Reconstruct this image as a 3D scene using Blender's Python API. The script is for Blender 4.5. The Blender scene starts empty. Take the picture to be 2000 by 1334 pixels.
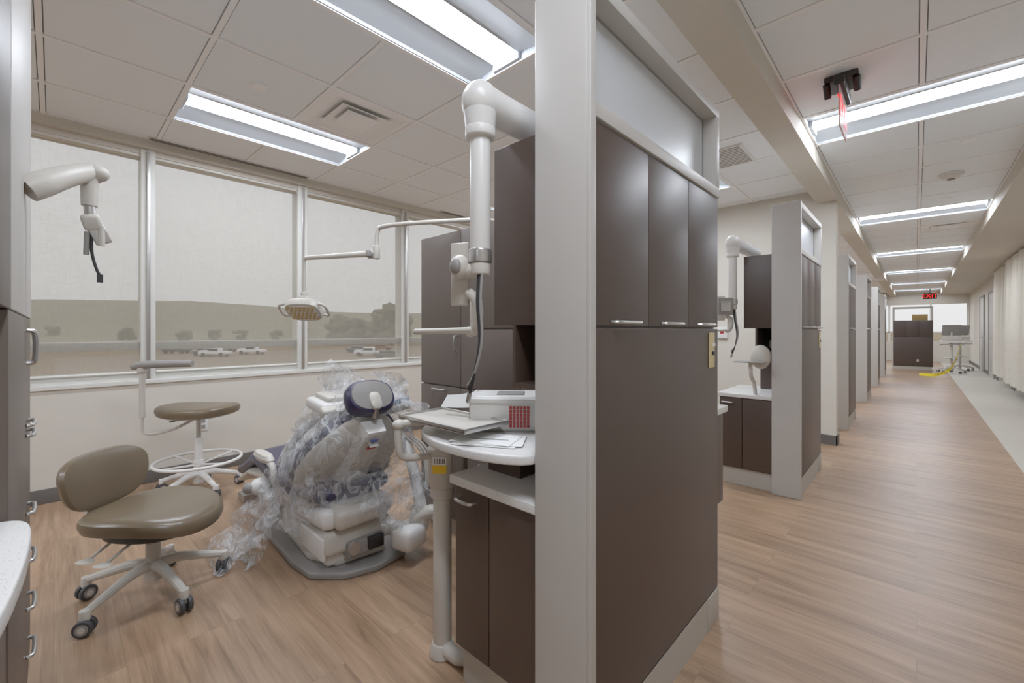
import bpy, bmesh, math, random
from mathutils import Vector, Matrix, noise
random.seed(4)
S=bpy.context.scene
S.view_settings.view_transform='Standard'
S.view_settings.look='None'
S.view_settings.gamma=1.27
pi=math.pi
# ---------------------------------------------------------------- materials
def lin(c):
    o=[]
    for v in c:
        v=v/255.0
        o.append(v/12.92 if v<=0.04045 else ((v+0.055)/1.055)**2.4)
    return o
def mat(name,rgb,rough=.5,metal=0.0,var=.04,scale=6,bump=0,bscale=150,coat=0,stretch=None):
    m=bpy.data.materials.new(name); m.use_nodes=True
    nt=m.node_tree; N=nt.nodes; L=nt.links
    b=N['Principled BSDF']
    c=lin(rgb)
    tc=N.new('ShaderNodeTexCoord'); mp=N.new('ShaderNodeMapping')
    if stretch: mp.inputs['Scale'].default_value=stretch
    L.new(tc.outputs['Object'],mp.inputs['Vector'])
    nz=N.new('ShaderNodeTexNoise'); nz.inputs['Scale'].default_value=scale; nz.inputs['Detail'].default_value=4
    L.new(mp.outputs[0],nz.inputs['Vector'])
    cr=N.new('ShaderNodeValToRGB')
    cr.color_ramp.elements[0].position=.3; cr.color_ramp.elements[1].position=.7
    cr.color_ramp.elements[0].color=[max(0,x*(1-var)) for x in c]+[1]
    cr.color_ramp.elements[1].color=[min(1,x*(1+var)) for x in c]+[1]
    L.new(nz.outputs['Fac'],cr.inputs['Fac']); L.new(cr.outputs['Color'],b.inputs['Base Color'])
    b.inputs['Roughness'].default_value=rough; b.inputs['Metallic'].default_value=metal
    if coat: b.inputs['Coat Weight'].default_value=coat
    if bump:
        n2=N.new('ShaderNodeTexNoise'); n2.inputs['Scale'].default_value=bscale
        L.new(mp.outputs[0],n2.inputs['Vector'])
        bp=N.new('ShaderNodeBump'); bp.inputs['Strength'].default_value=bump; bp.inputs['Distance'].default_value=.002
        L.new(n2.outputs['Fac'],bp.inputs['Height']); L.new(bp.outputs[0],b.inputs['Normal'])
    return m
def emis(name,rgb,strength):
    m=bpy.data.materials.new(name); m.use_nodes=True
    b=m.node_tree.nodes['Principled BSDF']
    b.inputs['Base Color'].default_value=(*lin(rgb),1)
    b.inputs['Emission Color'].default_value=(*lin(rgb),1)
    b.inputs['Emission Strength'].default_value=strength
    return m
WALL=mat('paint_cream',(206,200,188),.75,var=.015,bump=.05)
BEAMM=mat('paint_beam',(202,196,183),.75,var=.015)
POST=mat('panel_light_grey',(182,178,172),.45,var=.015)
KICK=mat('toe_kick_greige',(176,169,158),.5,var=.02)
BROWN=mat('laminate_brown',(66,51,43),.42,var=.05,scale=3,stretch=(1,1,.1),bump=.06,bscale=300)
TAUPE=mat('laminate_brown_lit',(88,76,68),.4,var=.04,scale=3)  # brown laminate, lightened in colour for the light on the storage wing
DARK=mat('shadow_gap_dark',(30,26,24),.8)
QUARTZ=mat('quartz_white',(228,226,222),.25,var=.02,scale=40)
nt=QUARTZ.node_tree
v=nt.nodes.new('ShaderNodeTexVoronoi'); v.inputs['Scale'].default_value=170
r=nt.nodes.new('ShaderNodeValToRGB'); r.color_ramp.elements[0].position=.08; r.color_ramp.elements[0].color=(.40,.37,.34,1)
r.color_ramp.elements[1].position=.24; r.color_ramp.elements[1].color=(.70,.69,.67,1)
tc=nt.nodes.new('ShaderNodeTexCoord'); nt.links.new(tc.outputs['Object'],v.inputs['Vector'])
nt.links.new(v.outputs['Distance'],r.inputs['Fac']); nt.links.new(r.outputs[0],nt.nodes['Principled BSDF'].inputs['Base Color'])
TILE=mat('ceiling_tile',(243,249,255),.9,var=.008,scale=60,bump=.2,bscale=260)
TBAR=mat('ceiling_tbar',(252,253,255),.5,var=.003)
TSHADOW=mat('ceiling_grid_painted_shadow',(150,152,155),.8,var=.01)  # grey that paints a shadow line along the grid bars
REFL=mat('fixture_reflector',(186,192,198),.6,var=.005)
WHITE=mat('plastic_white',(222,220,216),.35,var=.01)
OFFW=mat('plastic_offwhite',(196,190,180),.4,var=.015)
GREY=mat('plastic_grey',(135,131,127),.45,var=.03)
METAL=mat('satin_metal',(190,188,185),.3,metal=.85,var=.02)
BLACK=mat('rubber_black',(24,24,26),.5,var=.1)
CASTER=mat('caster_grey',(54,54,56),.5,var=.05)
LEATH=mat('vinyl_tan',(102,87,66),.28,var=.03,bump=.15,bscale=250)
PURPLE=mat('vinyl_purple',(38,33,68),.35,var=.05)
BASEB=mat('rubber_baseboard',(88,83,79),.6,var=.03)
FRAME=mat('window_frame',(216,215,208),.4,var=.01)
RED=mat('red_plastic',(175,24,22),.4)
YEL=mat('yellow_label',(236,190,10),.5)
AMBER=mat('amber_led_dot',(186,154,80),.3)
PAPER=mat('paper',(228,228,226),.7,var=.01)
FROST=mat('frosted_glass',(200,204,208),.3,var=.02,scale=1)
CURT=mat('curtain_fabric',(216,210,196),.85,var=.03,scale=20)
LENS=emis('lamp_lens',(236,243,255),42)
EXITR=emis('exit_red',(255,36,26),1.0)
def woodmat():
    m=bpy.data.materials.new('wood_plank_floor'); m.use_nodes=True
    nt=m.node_tree;N=nt.nodes;L=nt.links;b=N['Principled BSDF']
    tc=N.new('ShaderNodeTexCoord')
    br=N.new('ShaderNodeTexBrick'); br.offset=.37; br.squash=1
    br.inputs['Scale'].default_value=1; br.inputs['Brick Width'].default_value=1.5; br.inputs['Row Height'].default_value=.18
    br.inputs['Mortar Size'].default_value=.001; br.inputs['Mortar Smooth'].default_value=.3; br.inputs['Bias'].default_value=0
    br.inputs['Color1'].default_value=(0,0,0,1); br.inputs['Color2'].default_value=(1,1,1,1); br.inputs['Mortar'].default_value=(.5,.5,.5,1)
    L.new(tc.outputs['Object'],br.inputs['Vector'])
    sc=N.new('ShaderNodeVectorMath'); sc.operation='SCALE'; sc.inputs['Scale'].default_value=7.3
    L.new(br.outputs['Color'],sc.inputs[0])
    ad=N.new('ShaderNodeVectorMath'); ad.operation='ADD'
    L.new(tc.outputs['Object'],ad.inputs[0]); L.new(sc.outputs[0],ad.inputs[1])
    mp=N.new('ShaderNodeMapping'); mp.inputs['Scale'].default_value=(.9,11,1); L.new(ad.outputs[0],mp.inputs['Vector'])
    n1=N.new('ShaderNodeTexNoise'); n1.inputs['Scale'].default_value=1.6; n1.inputs['Detail'].default_value=7; n1.inputs['Roughness'].default_value=.62; n1.inputs['Distortion'].default_value=.5
    L.new(mp.outputs[0],n1.inputs['Vector'])
    mp2=N.new('ShaderNodeMapping'); mp2.inputs['Scale'].default_value=(3,90,1); L.new(ad.outputs[0],mp2.inputs['Vector'])
    n2=N.new('ShaderNodeTexNoise'); n2.inputs['Scale'].default_value=1.5; n2.inputs['Detail'].default_value=3; L.new(mp2.outputs[0],n2.inputs['Vector'])
    mx=N.new('ShaderNodeMix'); mx.data_type='FLOAT'; mx.inputs['Factor'].default_value=.25
    L.new(n1.outputs['Fac'],mx.inputs['A']); L.new(n2.outputs['Fac'],mx.inputs['B'])
    cr=N.new('ShaderNodeValToRGB'); e=cr.color_ramp.elements
    e[0].position=.3; e[0].color=(*lin((106,79,57)),1); e[1].position=.68; e[1].color=(*lin((174,142,113)),1)
    k=e.new(.48); k.color=(*lin((150,118,90)),1)
    L.new(mx.outputs['Result'],cr.inputs['Fac'])
    hv=N.new('ShaderNodeHueSaturation')
    mr=N.new('ShaderNodeMapRange'); mr.inputs['To Min'].default_value=.9; mr.inputs['To Max'].default_value=1.07
    L.new(br.outputs['Color'],mr.inputs['Value']); L.new(mr.outputs[0],hv.inputs['Value']); L.new(cr.outputs[0],hv.inputs['Color'])
    m2=N.new('ShaderNodeMix'); m2.data_type='RGBA'; m2.inputs['B'].default_value=(.12,.08,.05,1)
    f=N.new('ShaderNodeMath'); f.operation='MULTIPLY'; f.inputs[1].default_value=.5; L.new(br.outputs['Fac'],f.inputs[0])
    L.new(f.outputs[0],m2.inputs['Factor']); L.new(hv.outputs[0],m2.inputs['A']); L.new(m2.outputs['Result'],b.inputs['Base Color'])
    b.inputs['Roughness'].default_value=.36
    bp=N.new('ShaderNodeBump'); bp.inputs['Strength'].default_value=.12; bp.inputs['Distance'].default_value=.002
    L.new(mx.outputs['Result'],bp.inputs['Height']); L.new(bp.outputs[0],b.inputs['Normal'])
    return m
WOOD=woodmat()
VCT=mat('light_sheet_floor',(190,184,171),.4,var=.03,scale=10)
def shademat():
    m=bpy.data.materials.new('roller_shade_mesh'); m.use_nodes=True
    nt=m.node_tree;N=nt.nodes;L=nt.links
    for n in list(N): N.remove(n)
    out=N.new('ShaderNodeOutputMaterial'); mix=N.new('ShaderNodeMixShader'); t=N.new('ShaderNodeBsdfTransparent')
    d=N.new('ShaderNodeBsdfDiffuse'); tr=N.new('ShaderNodeBsdfTranslucent'); m2=N.new('ShaderNodeMixShader')
    d.inputs['Color'].default_value=(*lin((156,151,140)),1); tr.inputs['Color'].default_value=(*lin((172,167,154)),1)
    m2.inputs[0].default_value=.5
    L.new(d.outputs[0],m2.inputs[1]); L.new(tr.outputs[0],m2.inputs[2])
    tc=N.new('ShaderNodeTexCoord')
    mp=N.new('ShaderNodeMapping'); mp.inputs['Scale'].default_value=(1,170,14); L.new(tc.outputs['Object'],mp.inputs[0])
    n1=N.new('ShaderNodeTexNoise'); n1.inputs['Scale'].default_value=1; L.new(mp.outputs[0],n1.inputs['Vector'])
    mp2=N.new('ShaderNodeMapping'); mp2.inputs['Scale'].default_value=(1,14,170); L.new(tc.outputs['Object'],mp2.inputs[0])
    n2=N.new('ShaderNodeTexNoise'); n2.inputs['Scale'].default_value=1; L.new(mp2.outputs[0],n2.inputs['Vector'])
    a=N.new('ShaderNodeMath'); a.operation='ADD'; L.new(n1.outputs['Fac'],a.inputs[0]); L.new(n2.outputs['Fac'],a.inputs[1])
    mr=N.new('ShaderNodeMapRange'); mr.inputs['From Min'].default_value=.7; mr.inputs['From Max'].default_value=1.3
    mr.inputs['To Min'].default_value=.54; mr.inputs['To Max'].default_value=.64
    L.new(a.outputs[0],mr.inputs['Value'])
    L.new(mr.outputs[0],mix.inputs[0]); L.new(t.outputs[0],mix.inputs[1]); L.new(m2.outputs[0],mix.inputs[2]); L.new(mix.outputs[0],out.inputs[0])
    return m
SHADE=shademat()
def plasticwrap():
    m=bpy.data.materials.new('clear_plastic_film'); m.use_nodes=True
    nt=m.node_tree;N=nt.nodes;L=nt.links
    for n in list(N): N.remove(n)
    out=N.new('ShaderNodeOutputMaterial'); mix=N.new('ShaderNodeMixShader'); t=N.new('ShaderNodeBsdfTransparent')
    g=N.new('ShaderNodeBsdfPrincipled'); g.inputs['Base Color'].default_value=(.70,.72,.74,1); g.inputs['Roughness'].default_value=.12
    tc=N.new('ShaderNodeTexCoord'); mp=N.new('ShaderNodeMapping'); mp.inputs['Scale'].default_value=(1,1,.45); mp.inputs['Rotation'].default_value=(.4,.5,0); L.new(tc.outputs['Object'],mp.inputs[0])
    n=N.new('ShaderNodeTexNoise'); n.inputs['Scale'].default_value=16; n.inputs['Detail'].default_value=5; n.inputs['Distortion'].default_value=1.2
    L.new(mp.outputs[0],n.inputs['Vector'])
    s=N.new('ShaderNodeMath'); s.operation='SUBTRACT'; s.inputs[1].default_value=.5; L.new(n.outputs['Fac'],s.inputs[0])
    ab=N.new('ShaderNodeMath'); ab.operation='ABSOLUTE'; L.new(s.outputs[0],ab.inputs[0])
    cr=N.new('ShaderNodeMapRange'); cr.inputs['From Min'].default_value=.0; cr.inputs['From Max'].default_value=.08; cr.inputs['To Min'].default_value=.58; cr.inputs['To Max'].default_value=.18
    L.new(ab.outputs[0],cr.inputs['Value'])
    bp=N.new('ShaderNodeBump'); bp.inputs['Strength'].default_value=1; bp.inputs['Distance'].default_value=.03; L.new(n.outputs['Fac'],bp.inputs['Height']); L.new(bp.outputs[0],g.inputs['Normal'])
    L.new(cr.outputs[0],mix.inputs[0]); L.new(t.outputs[0],mix.inputs[1]); L.new(g.outputs[0],mix.inputs[2]); L.new(mix.outputs[0],out.inputs[0])
    return m
FILM=plasticwrap()
# ---------------------------------------------------------------- mesh builder
def catmull(pts,n=6,closed=False):
    P=[Vector(p) for p in pts]; out=[]
    m=len(P)
    rng=range(m if closed else m-1)
    for i in rng:
        if closed: a,b,c,d=P[(i-1)%m],P[i],P[(i+1)%m],P[(i+2)%m]
        else: a,b,c,d=P[max(i-1,0)],P[i],P[i+1],P[min(i+2,m-1)]
        for k in range(n):
            t=k/n
            out.append(.5*((2*b)+(c-a)*t+(2*a-5*b+4*c-d)*t*t+(3*b-a-3*c+d)*t**3))
    if not closed: out.append(P[-1])
    return out
class MB:
    def __init__(s,name): s.name=name; s.bm=bmesh.new(); s.mats=[]
    def _add(s,t,m,M=None):
        if M is not None: t.transform(M)
        if m not in s.mats: s.mats.append(m)
        i=s.mats.index(m)
        for f in t.faces: f.material_index=i
        me=bpy.data.meshes.new('tmp'); t.to_mesh(me); t.free(); s.bm.from_mesh(me); bpy.data.meshes.remove(me)
    def box(s,x0,x1,y0,y1,z0,z1,m,bev=0,M=None):
        if x0>x1:x0,x1=x1,x0
        if y0>y1:y0,y1=y1,y0
        if z0>z1:z0,z1=z1,z0
        t=bmesh.new(); bmesh.ops.create_cube(t,size=1)
        t.transform(Matrix.Translation(((x0+x1)/2,(y0+y1)/2,(z0+z1)/2))@Matrix.Diagonal((x1-x0,y1-y0,z1-z0,1)))
        if bev: bmesh.ops.bevel(t,geom=t.edges[:],offset=bev,segments=3,profile=.5,affect='EDGES')
        s._add(t,m,M)
    def obox(s,c,size,m,rot=(0,0,0),bev=0):
        from mathutils import Euler
        a,b,d=[v/2 for v in size]
        s.box(-a,a,-b,b,-d,d,m,bev,Matrix.Translation(c)@Euler(rot).to_matrix().to_4x4())
    def cyl(s,p1,p2,r1,m,r2=None,seg=24,bev=0):
        p1=Vector(p1);p2=Vector(p2); d=p2-p1; r2=r1 if r2 is None else r2
        t=bmesh.new(); bmesh.ops.create_cone(t,cap_ends=True,segments=seg,radius1=r1,radius2=r2,depth=d.length)
        if bev:
            es=[e for e in t.edges if len(e.link_faces)==2 and any(len(f.verts)>4 for f in e.link_faces)]
            bmesh.ops.bevel(t,geom=es,offset=bev,segments=3,profile=.5,affect='EDGES')
        q=Vector((0,0,1)).rotation_difference(d.normalized())
        s._add(t,m,Matrix.Translation((p1+p2)/2)@q.to_matrix().to_4x4())
    def ell(s,c,rad,m,rot=(0,0,0),u=24,v=14):
        from mathutils import Euler
        t=bmesh.new(); bmesh.ops.create_uvsphere(t,u_segments=u,v_segments=v,radius=1)
        s._add(t,m,Matrix.Translation(c)@Euler(rot).to_matrix().to_4x4()@Matrix.Diagonal((*rad,1)))
    def loft(s,rings,m,cap=True,closed=False):
        t=bmesh.new(); R=[[t.verts.new(p) for p in r] for r in rings]; n=len(R[0])
        k=len(R)
        for i in range(k if closed else k-1):
            a=R[i];b=R[(i+1)%k]
            for j in range(n):
                t.faces.new((a[j],a[(j+1)%n],b[(j+1)%n],b[j]))
        if cap and not closed:
            t.faces.new(R[0][::-1]); t.faces.new(R[-1])
        bmesh.ops.recalc_face_normals(t,faces=t.faces[:])
        s._add(t,m)
    def tube(s,pts,r,m,seg=12,closed=False):
        P=[Vector(p) for p in pts]; n=len(P)
        if isinstance(r,(list,tuple)):
            rs=[]
            for i in range(n):
                f=i/(n-1)*(len(r)-1); k=min(int(f),len(r)-2); rs.append(r[k]*(1-(f-k))+r[k+1]*(f-k))
        else: rs=[r]*n
        T=[]
        for i in range(n):
            if closed: d=P[(i+1)%n]-P[(i-1)%n]
            else: d=P[min(i+1,n-1)]-P[max(i-1,0)]
            T.append(d.normalized())
        up=Vector((0,0,1)) if abs(T[0].z)<.9 else Vector((1,0,0))
        u=T[0].cross(up).normalized(); rings=[]
        for i in range(n):
            if i: 
                q=T[i-1].rotation_difference(T[i]); u=q@u
            w=T[i].cross(u).normalized()
            rings.append([P[i]+rs[i]*(math.cos(2*pi*j/seg)*u+math.sin(2*pi*j/seg)*w) for j in range(seg)])
        s.loft(rings,m,closed=closed)
    def prism(s,outline,z0,z1,m,bev=0):
        t=bmesh.new(); vs=[t.verts.new((p[0],p[1],z0)) for p in outline]; f=t.faces.new(vs)
        r=bmesh.ops.extrude_face_region(t,geom=[f])
        for g in r['geom']:
            if isinstance(g,bmesh.types.BMVert): g.co.z=z1
        bmesh.ops.recalc_face_normals(t,faces=t.faces[:])
        if bev:
            es=[e for e in t.edges if abs(e.verts[0].co.z-e.verts[1].co.z)<1e-6]
            bmesh.ops.bevel(t,geom=es,offset=bev,segments=3,profile=.5,affect='EDGES')
        s._add(t,m)
    def pad(s,c,rx,ry,prof,m,n=2.6,M=None,seg=40,shape=None):
        rings=[]
        for sc,z in prof:
            ring=[]
            for j in range(seg):
                a=2*pi*j/seg; ca,sa=math.cos(a),math.sin(a)
                x=math.copysign(abs(ca)**(2/n),ca)*rx*sc; y=math.copysign(abs(sa)**(2/n),sa)*ry*sc
                zz=z
                if shape: x,y,zz=shape(x,y,z,sc)
                v=Vector((x,y,zz))
                if M is not None: v=M@v
                ring.append(v+Vector(c))
            rings.append(ring)
        s.loft(rings,m)
    def patch(s,c00,c10,c11,c01,m,n=16,amp=.03,fr=7,sag=0,seed=0):
        t=bmesh.new(); c=[Vector(v) for v in (c00,c10,c11,c01)]; G=[]
        for i in range(n+1):
            row=[]
            for j in range(n+1):
                u=i/n;v=j/n
                p=c[0]*(1-u)*(1-v)+c[1]*u*(1-v)+c[2]*u*v+c[3]*(1-u)*v
                q=p*fr+Vector((seed*3.1,0,seed))
                p=p+amp*Vector((noise.noise(q),noise.noise(q+Vector((9,3,1))),noise.noise(q+Vector((2,8,5)))))
                p=p+amp*.5*Vector((noise.noise(q*2.7),noise.noise(q*2.7+Vector((9,3,1))),0))
                p.z-=sag*math.sin(pi*u)*math.sin(pi*v)
                p.z=max(p.z,.008)
                row.append(t.verts.new(p))
            G.append(row)
        for i in range(n):
            for j in range(n): t.faces.new((G[i][j],G[i+1][j],G[i+1][j+1],G[i][j+1]))
        s._add(t,m)
    def obj(s,parent=None,angle=35):
        me=bpy.data.meshes.new(s.name); s.bm.to_mesh(me); s.bm.free()
        for m in s.mats: me.materials.append(m)
        me.shade_smooth(); me.set_sharp_from_angle(angle=math.radians(angle))
        o=bpy.data.objects.new(s.name,me); S.collection.objects.link(o)
        if parent: o.parent=parent
        return o
def text(name,body,size,loc,rot,m,parent=None,ext=.001):
    c=bpy.data.curves.new(name,'FONT'); c.body=body; c.size=size; c.extrude=ext; c.align_x='CENTER'; c.align_y='CENTER'
    c.materials.append(m); o=bpy.data.objects.new(name,c); o.location=loc; o.rotation_euler=rot
    S.collection.objects.link(o)
    if parent: o.parent=parent
    return o
# ---------------------------------------------------------------- shell
ZC=2.69; XW=-4.4; XR=1.42; YB=-4.4; YE=23.0; XWOOD=.656
b=MB('floor'); b.box(XW-.2,XWOOD,YB,YE,-.1,0,WOOD); b.obj()
b=MB('floor_sheet_vinyl'); b.box(XWOOD,XR+1.2,YB,YE,-.1,0,VCT); b.obj()
b=MB('wall_back'); b.box(XW-.2,XR+1.3,YB-.1,YB,-.1,3,WALL); b.obj()
b=MB('wall_window')
b.box(XW-.2,XW,YB,YE,0,.78,WALL)
b.box(XW-.2,XW-.02,YB,YE,2.58,3,WALL)
b.box(XW-.02,XW+.03,YB,YE,2.62,ZC,BEAMM)
b.obj()
b=MB('window_sill'); b.box(XW-.2,XW+.015,YB,YE,.78,.815,FRAME,.004); b.obj()
b=MB('baseboard_window'); b.box(XW,XW+.012,YB,5.57,0,.1,BASEB,.003); b.obj()
ym=.51-1.17*4; k=0
while ym<YE-1:
    k+=1
    y0=ym; y1=ym+1.17
    w=MB('window_%d'%k)
    w.box(XW-.16,XW-.005,y0-.045,y0+.045,.815,2.62,FRAME,.004)
    w.box(XW-.005,XW+.01,y0-.012,y0+.012,.815,2.6,METAL,.002)
    w.box(XW-.15,XW-.03,y0+.045,y1-.045,.815,.875,FRAME,.003)
    w.box(XW-.15,XW-.03,y0+.045,y1-.045,1.045,1.11,FRAME,.003)
    w.box(XW-.15,XW-.03,y0+.045,y1-.045,2.56,2.62,FRAME,.003)
    w.obj()
    r=MB('roller_shade'); 
    t=bmesh.new(); vs=[t.verts.new(p) for p in ((XW-.025,y0+.047,.87),(XW-.025,y1-.047,.87),(XW-.025,y1-.047,2.54),(XW-.025,y0+.047,2.54))]; t.faces.new(vs); r._add(t,SHADE)
    r.cyl((XW-.02,y0+.05,.87),(XW-.02,y1-.05,.87),.009,FRAME)
    r.obj()
    ym+=1.17
b=MB('wall_far')
b.box(XW,XR+1.2,YE,YE+.2,0,.75,WALL); b.box(XW,XR+1.2,YE,YE+.2,2.2,3,WALL)
b.box(XR,XR+1.2,YE,YE+.2,.75,2.2,WALL)
for x in (-4.4,-3.2,-2.0,-.8,.4,1.38): b.box(x-.03,x+.03,YE+.02,YE+.12,.75,2.2,FRAME)
b.box(XW,XR,YE+.02,YE+.12,1.1,1.15,FRAME)
b.obj()
b=MB('wall_right')
b.box(XR,XR+.12,YB,10.6,0,3,WALL); b.box(XR,XR+.12,15.4,YE,0,3,WALL)
b.box(XR+1.1,XR+1.2,10.6,15.4,0,3,WALL); b.box(XR,XR+1.2,10.5,10.6,0,3,WALL); b.box(XR,XR+1.2,15.4,15.5,0,3,WALL)
b.box(XR,XR+.12,13.0,13.4,0,3,WALL)
b.obj()
b=MB('baseboard_right')
for y0,y1 in ((YB,10.6),(13.0,13.4),(15.4,YE)): b.box(XR-.012,XR,y0,y1,0,.1,BASEB)
b.obj()
b=MB('trim_bulkhead'); b.box(.645,XR+1.2,YB,YE,2.55,2.95,BEAMM); b.obj()
b=MB('trim_beam'); b.box(-.776,-.595,YB,YE,2.55,2.95,BEAMM); b.obj()
b=MB('wall_divider'); b.box(XW,-.61,5.58,5.72,0,2.9,WALL); b.obj()
b=MB('baseboard_divider'); b.box(XW,-.598,5.565,5.58,0,.1,BASEB); b.box(-.61,-.598,5.565,5.73,0,.1,BASEB); b.obj()
b=MB('wall_control_box'); b.box(-1.78,-1.66,5.55,5.58,1.1,1.24,WHITE,.006); b.box(-1.74,-1.70,5.545,5.55,1.16,1.21,RED,.002); b.obj()
# ceiling
xs=[-4.37]+[-.776-.61*k for k in range(5,-1,-1)]
cx=[-.595,.025,.645]
ys=[.56+.61*k for k in range(-8,37)]
tro=[]  # fixtures behind the camera are unseen, added to light the room
def gy(k): return .56+.61*k
for kk in (-5,0,5,9,14,19,24,29): 
    for col in (1,4): tro.append((xs[col],xs[col+1],gy(kk),gy(kk+2),'Y'))
for kk in (-7,-1,5,11,17,23,29,34): tro.append((cx[0],cx[2],gy(kk),gy(kk+1),'X'))
diffu=[(xs[2],xs[3],gy(1),gy(2)),(cx[1],cx[2],gy(13),gy(14)),(xs[5],xs[6],gy(11),gy(12))]
def covered(x,y):
    for a in tro+[d+('',) for d in diffu]:
        if a[0]<x<a[1] and a[2]<y<a[3]: return True
    return False
c=MB('ceiling')
c.box(XW-.2,XR+1.2,YB,YE+.2,2.95,3.05,TILE)  # unseen slab added above the tiles to block sky light
def quad(mb,x0,x1,y0,y1,z,m):
    t=bmesh.new(); t.faces.new([t.verts.new(p) for p in ((x0,y0,z),(x0,y1,z),(x1,y1,z),(x1,y0,z))]); mb._add(t,m)
for grp in (xs,cx):
    w=.012; g=.017
    for i in range(len(grp)-1):
        for j in range(len(ys)-1):
            x0,x1,y0,y1=grp[i],grp[i+1],ys[j],ys[j+1]
            if covered((x0+x1)/2,(y0+y1)/2): continue
            if y0>YE: continue
            quad(c,x0,x1,y0,y1,ZC+.010,TSHADOW)  # painted shadow line shows between tile and bar
            c.box(x0+g,x1-g,y0+g,y1-g,ZC+.002,ZC+.012,TILE)
    for x in grp:
        for j in range(len(ys)-1):
            ym_=(ys[j]+ys[j+1])/2
            if any(a[0]+.01<x<a[1]-.01 and a[2]<ym_<a[3] for a in tro): continue
            c.box(x-w,x+w,ys[j],min(ys[j+1],YE),ZC-.003,ZC+.012,TBAR)
    for y in ys:
        if y<YE:
            for i in range(len(grp)-1):
                inside=any(a[0]<=grp[i]+.01 and grp[i+1]-.01<=a[1] and a[2]+.01<y<a[3]-.01 for a in tro)
                if not inside: c.box(grp[i]+w,grp[i+1]-w,y-w,y+w,ZC-.0025,ZC+.01,TBAR)
c.obj()
def troffer(x0,x1,y0,y1,axis):
    m=MB('ceiling_light_fixture')
    cxx,cyy=(x0+x1)/2,(y0+y1)/2
    L=(y1-y0) if axis=='Y' else (x1-x0); W=(x1-x0) if axis=='Y' else (y1-y0)
    L-=.03; W-=.03
    R=Matrix.Translation((cxx,cyy,ZC)) @ (Matrix.Rotation(pi/2,4,'Z') if axis=='Y' else Matrix.Identity(4))
    hw=W/2; hl=L/2; lw=.085
    prof=[(-hw,0),(-hw+.012,.0),(-hw+.02,.012),(-.19,.034),(-lw-.02,.044),(-lw-.006,.040),(-lw,.046)]
    def strip(pr,mm):
        t=bmesh.new(); a=[t.verts.new((-hl,p[0],p[1])) for p in pr]; bb=[t.verts.new((hl,p[0],p[1])) for p in pr]
        for i in range(len(pr)-1): t.faces.new((a[i],a[i+1],bb[i+1],bb[i]))
        m._add(t,mm,R)
    strip(prof,REFL); strip([(-y,z) for y,z in prof][::-1],REFL)
    lp=[(-lw+2*lw*i/10, .046-.026*math.sin(pi*i/10)) for i in range(11)]
    strip(lp,LENS)
    for sx in (-1,1):
        t=bmesh.new(); pr=prof+[(-y,z) for y,z in prof][::-1]
        t.faces.new([t.verts.new((sx*hl,y,z)) for y,z in pr]); m._add(t,REFL,R)
        m.box(sx*(hl-.008)-.014,sx*(hl-.008)+.014,-lw-.015,lw+.015,.004,.06,REFL,.004,R)
    for sx in (-1,1): m.box(sx*(hl+.006)-.008,sx*(hl+.006)+.008,-hw,hw,-.004,.004,TBAR,0,R)
    for sy in (-1,1): m.box(-hl,hl,sy*(hw+.004)-.008,sy*(hw+.004)+.008,-.004,.004,TBAR,0,R)
    m.box(-hl,hl,-hw,hw,.1,.12,WHITE,0,R)
    m.obj()
for t_ in tro:
    if t_[3]<YE: troffer(*t_)
def diffuser(x0,x1,y0,y1):
    m=MB('ceiling_air_diffuser'); cx_,cy_=(x0+x1)/2,(y0+y1)/2
    for i,(o,i2,z0,z1) in enumerate(((.3,.24,0,.004),(.245,.17,.025,.0),(.18,.11,.025,0))):
        t=bmesh.new()
        A=[t.verts.new((cx_+sx*o,cy_+sy*o,ZC+z1-(.004 if i else 0))) for sx,sy in ((-1,-1),(1,-1),(1,1),(-1,1))]
        B=[t.verts.new((cx_+sx*i2,cy_+sy*i2,ZC+(z0 if i else -.004))) for sx,sy in ((-1,-1),(1,-1),(1,1),(-1,1))]
        for j in range(4): t.faces.new((A[j],A[(j+1)%4],B[(j+1)%4],B[j]))
        m._add(t,TBAR)
    m.box(cx_-.11,cx_+.11,cy_-.11,cy_+.11,ZC-.015,ZC+.005,TBAR,.006)
    m.box(cx_-.29,cx_+.29,cy_-.29,cy_+.29,ZC+.028,ZC+.035,WHITE)
    m.box(cx_-.3,cx_+.3,cy_-.3,cy_-.29,ZC,ZC+.035,WHITE); m.box(cx_-.3,cx_+.3,cy_+.29,cy_+.3,ZC,ZC+.035,WHITE)
    m.box(cx_-.3,cx_-.29,cy_-.3,cy_+.3,ZC,ZC+.035,WHITE); m.box(cx_+.29,cx_+.3,cy_-.3,cy_+.3,ZC,ZC+.035,WHITE)
    m.obj()
for d in diffu: diffuser(*d)
for y0,y1 in ((.5,1.7),(3.3,4.2)):
    m=MB('linear_slot_vent'); m.box(-4.36,-4.29,y0,y1,ZC-.008,ZC+.003,WHITE)
    for x in (-4.345,-4.325,-4.305): m.box(x-.005,x+.005,y0+.01,y1-.01,ZC-.0095,ZC-.007,DARK)
    m.obj()
m=MB('ceiling_return_grille'); m.box(-1.32,-1.02,3.75,4.2,ZC-.01,ZC+.002,WHITE)
for i in range(12): m.box(-1.30,-1.04,3.77+i*.035,3.785+i*.035,ZC-.012,ZC-.009,GREY)
m.obj()
m=MB('sprinkler_cover_plate'); m.cyl((-2.93,.86,ZC-.012),(-2.93,.86,ZC+.003),.045,TBAR,bev=.004); m.obj()
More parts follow.
